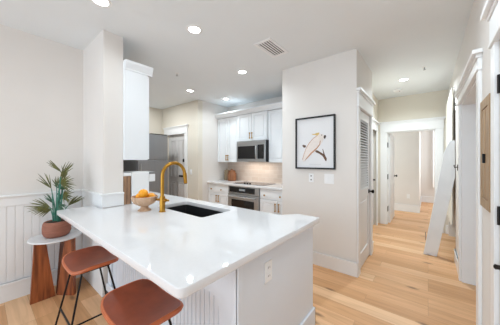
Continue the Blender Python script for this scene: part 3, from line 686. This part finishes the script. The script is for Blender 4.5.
# jars
jr = thing('storage_jar', 'narrow grey brown wooden jar at the back left of the oven', 'jar', (-3.85, 3.86, 0.915), 'jars beside the range')
MB().lathe([(0.06, 0.9155), (0.068, 0.93), (0.068, 1.12), (0.055, 1.135)], (-3.86, 3.86, 0), 20).build('jar_body', M['jar_grey'], jr, True)
MB().lathe([(0.056, 1.1352), (0.058, 1.15), (0.05, 1.165), (0.018, 1.17), (0.016, 1.19), (0.004, 1.192)], (-3.86, 3.86, 0), 20).build('lid', M['jar_grey'], jr, True)
jr = thing('storage_jar', 'wide amber wooden jar at the back left of the oven', 'jar', (-3.65, 3.84, 0.915), 'jars beside the range')
MB().lathe([(0.095, 0.9155), (0.108, 0.93), (0.11, 1.03), (0.104, 1.09), (0.086, 1.115)], (-3.66, 3.83, 0), 28).build('jar_body', M['canister'], jr, True)
MB().lathe([(0.087, 1.1152), (0.089, 1.14), (0.08, 1.16), (0.03, 1.168), (0.026, 1.195), (0.005, 1.2)], (-3.66, 3.83, 0), 28).build('lid', M['canister'], jr, True)

# ------------------------------------------------------------------ framed print
yp = 2.868
fp = thing('framed_print', 'black framed print of a white parrot on a branch', 'picture', (-1.19, yp, 1.28))
x0, x1, z0, z1 = -1.47, -0.915, 1.288, 1.995; ft = 0.02
m = MB()
for b_ in ((x0, x0+ft, z0, z1), (x1-ft, x1, z0, z1), (x0+ft, x1-ft, z0, z0+ft), (x0+ft, x1-ft, z1-ft, z1)): m.box(b_[0], b_[1], yp-0.03, yp, b_[2], b_[3], 0.002)
m.build('frame', M['black_frame'], fp)
pr = MB().box(x0+ft-0.002, x1-ft+0.002, yp-0.012, yp-0.004, z0+ft-0.002, z1-ft+0.002).build('print_sheet', M['paper'], fp)
def uv(px, py):       # plane coordinates on the sheet: fractions of width and height from the upper left
    return (x0+px*(x1-x0), z1-py*(z1-z0))
def flat(name, pts, mat, layer, parent=pr):
    m = MB(); q = [uv(*p) for p in pts]; m.prism(q, yp-0.0122-0.0006*layer, yp-0.0122-0.0006*(layer-1)-0.0001, 'XZ'); return m.build(name, mat, parent)
flat('parrot_body', [(0.70,0.345),(0.64,0.335),(0.57,0.36),(0.47,0.41),(0.36,0.50),(0.28,0.60),(0.22,0.72),(0.18,0.82),(0.20,0.865),(0.27,0.83),(0.38,0.72),(0.52,0.63),(0.62,0.57),(0.70,0.49),(0.735,0.42),(0.74,0.37)], M['bird'], 2)
flat('wing_shade', [(0.64,0.455),(0.655,0.47),(0.64,0.54),(0.56,0.62),(0.44,0.70),(0.33,0.785),(0.24,0.85),(0.26,0.82),(0.40,0.69),(0.55,0.595),(0.62,0.53)], M['bird_line'], 3)
flat('back_shade', [(0.575,0.36),(0.585,0.366),(0.47,0.418),(0.37,0.505),(0.29,0.603),(0.23,0.72),(0.195,0.82),(0.18,0.82),(0.22,0.715),(0.28,0.595),(0.36,0.495),(0.47,0.405)], M['bird_line'], 3)
flat('crest', [(0.42,0.325),(0.50,0.330),(0.55,0.315),(0.62,0.31),(0.62,0.34),(0.56,0.365),(0.52,0.35),(0.46,0.345)], M['crest'], 3)
flat('beak', [(0.735,0.37),(0.775,0.365),(0.785,0.39),(0.765,0.43),(0.745,0.435),(0.725,0.41)], M['beak'], 3)
flat('eye', [(0.67,0.355),(0.685,0.35),(0.695,0.36),(0.685,0.372),(0.672,0.37)], M['beak'], 3)
flat('branch', [(0.18,0.545),(0.20,0.525),(0.28,0.545),(0.275,0.58),(0.22,0.585)], M['branch'], 1)
flat('branch', [(0.51,0.655),(0.56,0.64),(0.64,0.675),(0.72,0.715),(0.695,0.625),(0.71,0.62),(0.755,0.73),(0.80,0.80),(0.79,0.85),(0.765,0.84),(0.70,0.755),(0.62,0.71),(0.545,0.685)], M['branch'], 1)
flat('caption', [(0.36,0.905),(0.66,0.905),(0.66,0.912),(0.36,0.912)], M['caption'], 1)

# outlet and switch plates under the print
def plate_y(name, label, xc, zc, w, h, cat, y=2.87):
    t = thing(name, label, cat, (xc, y, zc)); MB().box(xc-w/2, xc+w/2, y-0.006, y, zc-h/2, zc+h/2, 0.002).build('cover_plate', M['plastic'], t); return t
t = plate_y('wall_outlet', 'white double outlet on the wall below the left half of the parrot print', -1.243, 1.167, 0.07, 0.118, 'outlet')
for s in (-1, 1):
    MB().box(-1.243-0.009, -1.243+0.009, 2.8625, 2.864, 1.167+s*0.026-0.008, 1.167+s*0.026+0.008, 0.0005).build('socket', M['slot'], t)
t = plate_y('light_switch', 'white double light switch on the wall below the right half of the parrot print', -1.0, 1.165, 0.125, 0.13, 'light switch')
for s in (-1, 1):
    MB().box(-1.0+s*0.024-0.016, -1.0+s*0.024+0.016, 2.858, 2.864, 1.165-0.033, 1.165+0.033, 0.002).build('rocker', M['plastic'], t)
t = plate_y('light_switch', 'small white light switch right of the grey panelled door', -4.24, 1.135, 0.075, 0.118, 'light switch', YE)
MB().box(-4.256, -4.224, YE-0.012, YE-0.006, 1.105, 1.165, 0.002).build('rocker', M['plastic'], t)
t = plate_y('wall_outlet', 'tiny white outlet on the bedroom wall seen through the doorway', -0.42, 0.42, 0.07, 0.115, 'outlet', 7.38)
MB().box(-0.435, -0.405, 7.370, 7.374, 0.39, 0.45, 0.001).build('socket', M['plastic'], t)

# ------------------------------------------------------------------ bar stools
def make_stool(loc, label):
    t = thing('bar_stool', label, 'stool', loc, 'leather stools along the peninsula')
    # saddle seat: x across, y depth; both x ends curl up
    Wd, Dp = 0.205, 0.132; nx, ny = 28, 16; b2 = bmesh.new()
    def top(u, v):
        # superellipse outline
        x = u*Wd; y = v*Dp
        z = 0.668+0.026*abs(u)**2.2-0.012*max(0, -v)**3
        return x, y, z
    rings_t = []; rings_b = []
    nr, na = 10, 48
    for i in range(nr+1):
        rr = i/nr; rt = []; rb = []
        for k in range(na):
            a = 2*PI*k/na; n = 5.0
            c_, s_ = math.cos(a), math.sin(a)
            q = (abs(c_)**n+abs(s_)**n)**(-1/n)
            x, y, z = top(rr*q*c_, rr*q*s_)
            rt.append((x, y, z)); rb.append((x*0.985, y*0.985, z-0.028+0.010*(rr**6)))
        rings_t.append(rt); rings_b.append(rb)
    tv = [[b2.verts.new(p) for p in r] for r in rings_t[1:]]; ct_ = b2.verts.new(rings_t[0][0])
    for k in range(na): b2.faces.new((ct_, tv[0][k], tv[0][(k+1) % na]))
    for a, b in zip(tv, tv[1:]):
        for k in range(na): b2.faces.new((a[k], b[k], b[(k+1) % na], a[(k+1) % na]))
    bv = [[b2.verts.new(p) for p in r] for r in rings_b[1:]]; cb_ = b2.verts.new(rings_b[0][0])
    for k in range(na): b2.faces.new((cb_, bv[0][(k+1) % na], bv[0][k]))
    for a, b in zip(bv, bv[1:]):
        for k in range(na): b2.faces.new((a[k], a[(k+1) % na], b[(k+1) % na], b[k]))
    for k in range(na): b2.faces.new((tv[-1][k], bv[-1][k], bv[-1][(k+1) % na], tv[-1][(k+1) % na]))
    bmesh.ops.recalc_face_normals(b2, faces=b2.faces)
    seat = MB().join(b2).build('seat', M['leather'], t, True, False)
    # rolled edge, the orange of its lit lip put into the colour
    edge = [Vector(p)+Vector((0, 0, -0.012)) for p in rings_t[-1]]; edge.append(edge[0]); edge.append(edge[1])
    MB().tube(edge, 0.0125, 8, False).build('rolled_edge', M['leather_edge'], seat, True, False)
    MB().box(-0.13, 0.13, -0.09, 0.09, 0.630, 0.640, 0.002).build('mounting_plate', M['black'], t, False, False)
    for sx in (-1, 1):
        for sy in (-1, 1):
            MB().tube([(sx*0.112, sy*0.078, 0.634), (sx*0.115, sy*0.082, 0.615), (sx*0.189, sy*0.209, 0.006), (sx*0.19, sy*0.21, 0.0)], 0.0065, 10).build('leg', M['black'], t, False, False)
    f = (0.615-0.31)/(0.615-0.006); lx = 0.115+f*0.074; ly = 0.082+f*0.127
    for a, b in (((-lx, -ly), (lx, -ly)), ((-lx, ly), (lx, ly)), ((lx, -ly), (lx, ly))):
        MB().tube([(a[0], a[1], 0.31), (b[0], b[1], 0.31)], 0.006, 8).build('footrest', M['black'], t, False, False)
    return t
st0 = make_stool((-1.965, 0.528, 0), 'brown leather bar stool nearer the side table and palm')
st1 = copy_tree(st0); st1.location = (-1.145, 0.528, 0)
tag(st1, 'brown leather bar stool under the near rounded corner of the countertop')

# ------------------------------------------------------------------ side table
tx, ty = -3.035, 0.515
sd = thing('side_table', 'round white topped side table on angled red wood slabs by the left wall', 'table', (tx, ty, 0))
m = MB(); m.lathe([(0.18, 0.592), (0.214, 0.600), (0.218, 0.607), (0.214, 0.614), (0.02, 0.614)], (tx, ty, 0), 48); m.build('tabletop', M['tabletop'], sd, True)
# slab one, along y
m = MB(); m.prism([(0.315, 0.0), (0.505, 0.0), (0.43, 0.5915), (0.345, 0.5915)], -3.045, -3.005, 'YZ', 0.002); m.build('slab_leg', M['walnut'], sd)
# slab two, turned towards the room
def slab(p0, p1, q0, q1, th, zt):
    """trapezoid slab standing on the line p0-p1, top edge q0-q1"""
    d = (Vector(p1)-Vector(p0)).normalized(); n = Vector((-d.y, d.x))*th/2
    b2 = bmesh.new(); vs = []
    for (p, z) in ((p0, 0), (p1, 0), (q1, zt), (q0, zt)):
        for s in (-1, 1): vs.append(b2.verts.new((p[0]+n.x*s, p[1]+n.y*s, z)))
    a = [vs[i] for i in (0, 2, 4, 6)]; b = [vs[i] for i in (1, 3, 5, 7)]
    b2.faces.new(a); b2.faces.new(b[::-1])
    for i in range(4): b2.faces.new((a[i], a[(i+1) % 4], b[(i+1) % 4], b[i]))
    bmesh.ops.recalc_face_normals(b2, faces=b2.faces)
    bmesh.ops.bevel(b2, geom=list(b2.edges), offset=0.002, segments=1, affect='EDGES')
    return MB().join(b2)
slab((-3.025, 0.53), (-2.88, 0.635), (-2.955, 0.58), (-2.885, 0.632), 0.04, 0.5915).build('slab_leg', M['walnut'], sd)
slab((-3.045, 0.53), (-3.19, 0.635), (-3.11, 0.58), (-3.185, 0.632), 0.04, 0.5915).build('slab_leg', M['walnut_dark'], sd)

# ------------------------------------------------------------------ potted palm
px_, py_ = -3.035, 0.52; zp = 0.6145
pp = thing('potted_palm', 'fan palm in a brown ribbed pot on the round side table', 'plant', (px_, py_, zp))
prof = [(0.085, 0.0), (0.102, 0.012), (0.117, 0.05), (0.118, 0.09), (0.112, 0.135), (0.102, 0.155), (0.094, 0.158), (0.092, 0.148), (0.05, 0.146)]
m = MB(); m.lathe([(r, zp+z) for r, z in prof], (px_, py_, 0), 48, wob=lambda a, z: 0.012*math.sin(a*20)); m.build('pot', M['terracotta'], pp, True)
m = MB(); m.lathe([(0.0925, zp+0.147), (0.06, zp+0.153), (0.01, zp+0.155)], (px_, py_, 0), 24); m.build('soil', M['soil'], pp)
side = Vector((0.777, 0.629, 0)); up = Vector((0, 0, 1)); fwd = Vector((-0.629, 0.777, 0))
C0 = Vector((px_, py_, 0))
def pos(u, z, f=0.0): return C0+side*u+fwd*f+up*z
fronds = [  # sideways, height, forward, central angle, spread, length, blades, dark
    (0.01, 1.225, 0.03, 128, 22, 0.21, 7, 0), (0.045, 1.185, -0.02, 62, 34, 0.22, 9, 0), (0.07, 1.13, -0.04, 18, 120, 0.165, 13, 0),
    (-0.065, 1.085, -0.02, 124, 38, 0.225, 9, 0), (-0.05, 0.925, -0.05, 170, 66, 0.22, 13, 0), (0.10, 0.925, 0.02, 40, 26, 0.21, 8, 0),
    (0.03, 1.07, 0.02, 85, 130, 0.13, 11, 1), (0.09, 1.03, -0.03, -5, 120, 0.13, 11, 0), (-0.08, 0.95, 0.02, 118, 30, 0.14, 7, 1),
    (-0.02, 1.10, 0.0, 105, 60, 0.13, 9, 0), (0.06, 0.95, -0.05, -35, 80, 0.10, 9, 1), (0.0, 0.99, 0.05, 60, 150, 0.12, 11, 1), (-0.075, 0.90, 0.0, 200, 36, 0.17, 8, 0), (0.03, 1.16, 0.05, 95, 40, 0.17, 8, 0)]
for (u, z, f, ang, spr, ln, nb, dark) in fronds:
    u = u*0.85+0.015; ln *= 0.97; z += 0.04*max(0, (z-0.95)/0.2)
    m = MB(); hub = pos(u, z, f); base = pos(u*0.25+random.uniform(-0.02, 0.02), zp+0.145, f*0.3)
    mid = (hub+base)/2+side*u*0.25*(-1)
    m.tube([base, mid, hub], [0.006, 0.005, 0.004], 6)
    tilt = random.uniform(-0.5, 0.5)
    m.mi = 1
    for k in range(nb):
        a = math.radians(ang+spr*(k/(nb-1)-0.5)); L = ln*(1-0.22*abs(2*k/(nb-1)-1)**2)*random.uniform(0.92, 1.05)
        dirv = (side*math.cos(a)+up*math.sin(a)+fwd*(tilt*0.5+random.uniform(-0.18, 0.18))).normalized()
        nrm = dirv.cross(fwd).normalized(); w_ = 0.0058*(1 if spr > 50 else 0.85)
        b2 = bmesh.new(); prev = None
        for (t_, ww) in ((0, 0.3), (0.3, 1.0), (0.65, 0.85), (0.9, 0.4), (1.0, 0.05)):
            p = hub+dirv*L*t_-up*0.05*L*t_*t_*2
            row = [b2.verts.new(p-nrm*w_*ww), b2.verts.new(p-fwd*0.003*ww), b2.verts.new(p+nrm*w_*ww), b2.verts.new(p+fwd*0.0015*ww)]
            if prev:
                for j in range(4): b2.faces.new((prev[j], prev[(j+1) % 4], row[(j+1) % 4], row[j]))
            else: b2.faces.new(row[::-1])
            prev = row
        b2.faces.new(prev); bmesh.ops.recalc_face_normals(b2, faces=b2.faces)
        m.join(b2)
    m.build('frond', [M['stem'], M['leaf2'] if dark else M['leaf']], pp)
for (u0, u1, zt_, r) in ((-0.02, 0.0, 1.10, 0.007), (0.012, 0.03, 1.17, 0.008), (-0.04, -0.05, 1.03, 0.006), (0.03, 0.045, 1.02, 0.006)):
    m = MB(); m.tube([pos(u0, zp+0.147), pos((u0+u1)/2+0.005, (zp+0.147+zt_)/2), pos(u1, zt_)], [r, r*0.85, r*0.5], 8); m.build('stem', M['stem'], pp, True)

# ------------------------------------------------------------------ right wall: wooden cabinet, leaning board, curtain, hooks
wb = thing('wall_box', 'shallow oak wall cabinet with black latch on the right wall', 'cabinet', (XR, 2.0, 1.1))
ya, yb, za, zb_ = 1.90, 2.19, 1.10, 1.805
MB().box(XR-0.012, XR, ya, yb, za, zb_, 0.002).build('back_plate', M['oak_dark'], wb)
m = MB()
for (a, b, c, d_) in ((ya, ya+0.05, za, zb_), (yb-0.05, yb, za, zb_), (ya+0.05, yb-0.05, za, za+0.06), (ya+0.05, yb-0.05, zb_-0.06, zb_)): m.box(XR-0.020, XR-0.0122, a, b, c, d_, 0.002)
m.build('door_frame', M['oak_board'], wb)
m = MB()
for (a, b) in ((ya+0.055, (ya+yb)/2-0.012), ((ya+yb)/2+0.012, yb-0.055)): m.box(XR-0.017, XR-0.0122, a, b, za+0.065, zb_-0.065, 0.003)
m.build('door_panel', M['oak_board'], wb)
m = MB(); m.box(XR-0.030, XR-0.0125, (ya+yb)/2-0.012, (ya+yb)/2+0.012, 1.39, 1.45, 0.003); m.build('latch', M['black'], wb)

ib = thing('leaning_board', 'tall narrow white board leaning sideways against the right hallway wall', 'board', (0.03, 4.23, 0))
# outline in xz: foot at x -0.05..0.10, top resting on the wall
m = MB(); m.prism(rounded([(-0.055, 0.0), (0.10, 0.0), (0.24, 0.84), (0.296, 1.17), (0.296, 1.685), (0.24, 1.69), (0.178, 1.52)], {4: 0.012, 5: 0.03, 6: 0.10}), 4.21, 4.25, 'XZ', 0.004)
m.build('panel', M['white'], ib)
m = MB(); m.box(-0.035, -0.028, 4.2505, 4.262, 0.2, 0.32, 0.001); m.build('catch', M['slot'], ib)

cu_ = thing('curtain', 'cream fabric curtain hanging across the closet in the right wall', 'curtain', (0.27, 4.9, 0.46))
m = MB(); b2 = bmesh.new(); prev = None; n = 60
for i in range(n+1):
    y = 4.30+1.24*i/n; x = 0.268+0.012*math.sin(i*0.9)+0.004*math.sin(i*2.3)
    row = [b2.verts.new((x, y, 0.46)), b2.verts.new((x, y, 2.44)), b2.verts.new((x+0.004, y, 2.44)), b2.verts.new((x+0.004, y, 0.46))]
    if prev:
        for j in range(4): b2.faces.new((prev[j], prev[(j+1) % 4], row[(j+1) % 4], row[j]))
    else: b2.faces.new(row)
    prev = row
b2.faces.new(prev[::-1]); bmesh.ops.recalc_face_normals(b2, faces=b2.faces); m.join(b2); m.build('fabric', M['curtain'], cu_, True)
m = MB(); m.tube([(0.27, 4.27, 2.446), (0.27, 5.56, 2.446)], 0.008, 10)
for q in (4.28, 5.55): m.tube([(0.27, q, 2.446), (0.2995, q, 2.446)], 0.007, 8)
m.build('rod', M['trim'], cu_)
def hook(label, y, z):
    t = thing('wall_hook', label, 'hook', (XR, y, z), 'dark hooks on the right wall')
    MB().box(XR-0.006, XR, y-0.016, y+0.016, z-0.04, z+0.04, 0.002).build('plate', M['bronze'], t)
    MB().tube([(XR-0.006, y, z+0.01), (XR-0.03, y, z+0.0), (XR-0.036, y, z+0.02), (XR-0.034, y, z+0.035)], 0.006, 8).build('prong', M['bronze'], t)
hook('dark metal hook high on the right wall past the doorway', 3.80, 2.10)
hook('dark metal hook at chest height behind the leaning board top', 3.92, 1.31)

# white curtain in the far bedroom
c2 = thing('curtain', 'white curtain hanging in the far room beyond the bedroom doorway', 'curtain', (0.2, 9.3, 0.5))
m = MB(); b2 = bmesh.new(); prev = None
for i in range(25):
    x = 0.12+0.6*i/24; y = 9.28+0.02*math.sin(i*1.3)
    row = [b2.verts.new((x, y, 0.52)), b2.verts.new((x, y, 2.45)), b2.verts.new((x, y+0.004, 2.45)), b2.verts.new((x, y+0.004, 0.52))]
    if prev:
        for j in range(4): b2.faces.new((prev[j], prev[(j+1) % 4], row[(j+1) % 4], row[j]))
    else: b2.faces.new(row)
    prev = row
b2.faces.new(prev[::-1]); bmesh.ops.recalc_face_normals(b2, faces=b2.faces); m.join(b2); m.build('fabric', M['curtain_white'], c2, True)
m = MB(); m.tube([(0.05, 9.28, 2.452), (0.8, 9.28, 2.452)], 0.012, 10)
for q in (0.07, 0.78): m.tube([(q, 9.28, 2.452), (q, 9.399, 2.452)], 0.008, 8)
m.build('rod', M['trim'], c2)

# ------------------------------------------------------------------ ceiling fixtures
KC = (H-1.41)/1.30
def downlight(x, y, label, power, col=(0.89, 1.0, 1.05)):
    x *= KC; y *= KC
    t = thing('ceiling_downlight', label, 'ceiling light', (x, y, H), 'recessed ceiling downlights')
    MB().lathe([(0.055, H-0.0005), (0.058, H-0.006), (0.082, H-0.003), (0.084, H-0.0002)], (x, y, 0), 32, cap=False).build('trim_ring', M['plastic'], t, True)
    MB().lathe([(0.057, H-0.0001), (0.056, H-0.003), (0.002, H-0.0032)], (x, y, 0), 28).build('lens', M['lens'], t)
    l = bpy.data.lights.new('downlight_lamp', 'AREA'); l.shape = 'DISK'; l.size = 0.11; l.energy = power; l.color = col
    l.spread = math.radians(150)
    o = bpy.data.objects.new('downlight_lamp', l); COL.objects.link(o); o.parent = t; o.location = (0, 0, -0.02)
    return t
downlight(-2.078, 0.63, 'round downlight at the top edge above the wing wall end', 2.2)
downlight(-1.81, 1.355, 'round downlight above the peninsula sink', 3.5)
downlight(-2.13, 2.45, 'round downlight over the kitchen aisle in front of the picture wall', 10)
downlight(-3.47, 2.50, 'round downlight in the kitchen near the grey panelled door', 9)
downlight(-3.345, 3.315, 'round downlight close to the white wall cabinets', 4)
downlight(-0.31, 4.33, 'round downlight in the hallway ceiling', 23)
# vent
vt = thing('ceiling_vent', 'square white air vent with dark louvre slots in the ceiling', 'vent', (-1.46, 2.22, H))
vx0, vx1, vy0, vy1 = -1.545, -1.382, 2.05, 2.395
m = MB()
for b_ in ((vx0-0.035, vx0, vy0-0.035, vy1+0.035), (vx1, vx1+0.035, vy0-0.035, vy1+0.035), (vx0, vx1, vy0-0.035, vy0), (vx0, vx1, vy1, vy1+0.035)): m.box(*b_, H-0.008, H-0.0005, 0.002)
m.build('frame', M['plastic'], vt)
MB().box(vx0, vx1, vy0, vy1, H-0.0015, H-0.0005).build('duct', M['vent_dark'], vt)
for i in range(5):
    yc = vx0+(i+0.5)*(vx1-vx0)/5
    T = Matrix.Translation((yc, 0, H-0.009)) @ Matrix.Rotation(math.radians(-12), 4, 'Y')
    MB().box(-0.007, 0.007, vy0, vy1, -0.001, 0.001, 0, T).build('slat', M['plastic'], vt)
def sprinkler(x, y, label):
    x *= KC; y *= KC
    t = thing('fire_sprinkler', label, 'sprinkler', (x, y, H), 'ceiling sprinklers')
    MB().lathe([(0.032, H-0.0005), (0.03, H-0.006), (0.012, H-0.008)], (x, y, 0), 20).build('escutcheon', M['plastic'], t)
    m = MB(); m.tube([(x, y, H-0.007), (x, y, H-0.04)], 0.007, 8); m.lathe([(0.018, H-0.04), (0.018, H-0.043)], (x, y, 0), 16); m.build('head', M['steel'], t)
sprinkler(-2.92, 1.87, 'small sprinkler head in the kitchen ceiling near the tall wall cabinet')
sprinkler(-0.04, 3.92, 'small sprinkler head in the hallway ceiling')
sm = thing('smoke_detector', 'round white smoke detector at the far end of the hallway ceiling', 'smoke detector', (-0.45, 5.05, H))
MB().lathe([(0.07, H-0.0005), (0.07, H-0.02), (0.06, H-0.035), (0.01, H-0.038)], (-0.45, 5.05, 0), 28).build('housing', M['plastic'], sm, True)
MB().lathe([(0.012, H-0.0382), (0.011, H-0.041)], (-0.42, 5.03, 0), 12).build('test_button', M['slot'], sm)
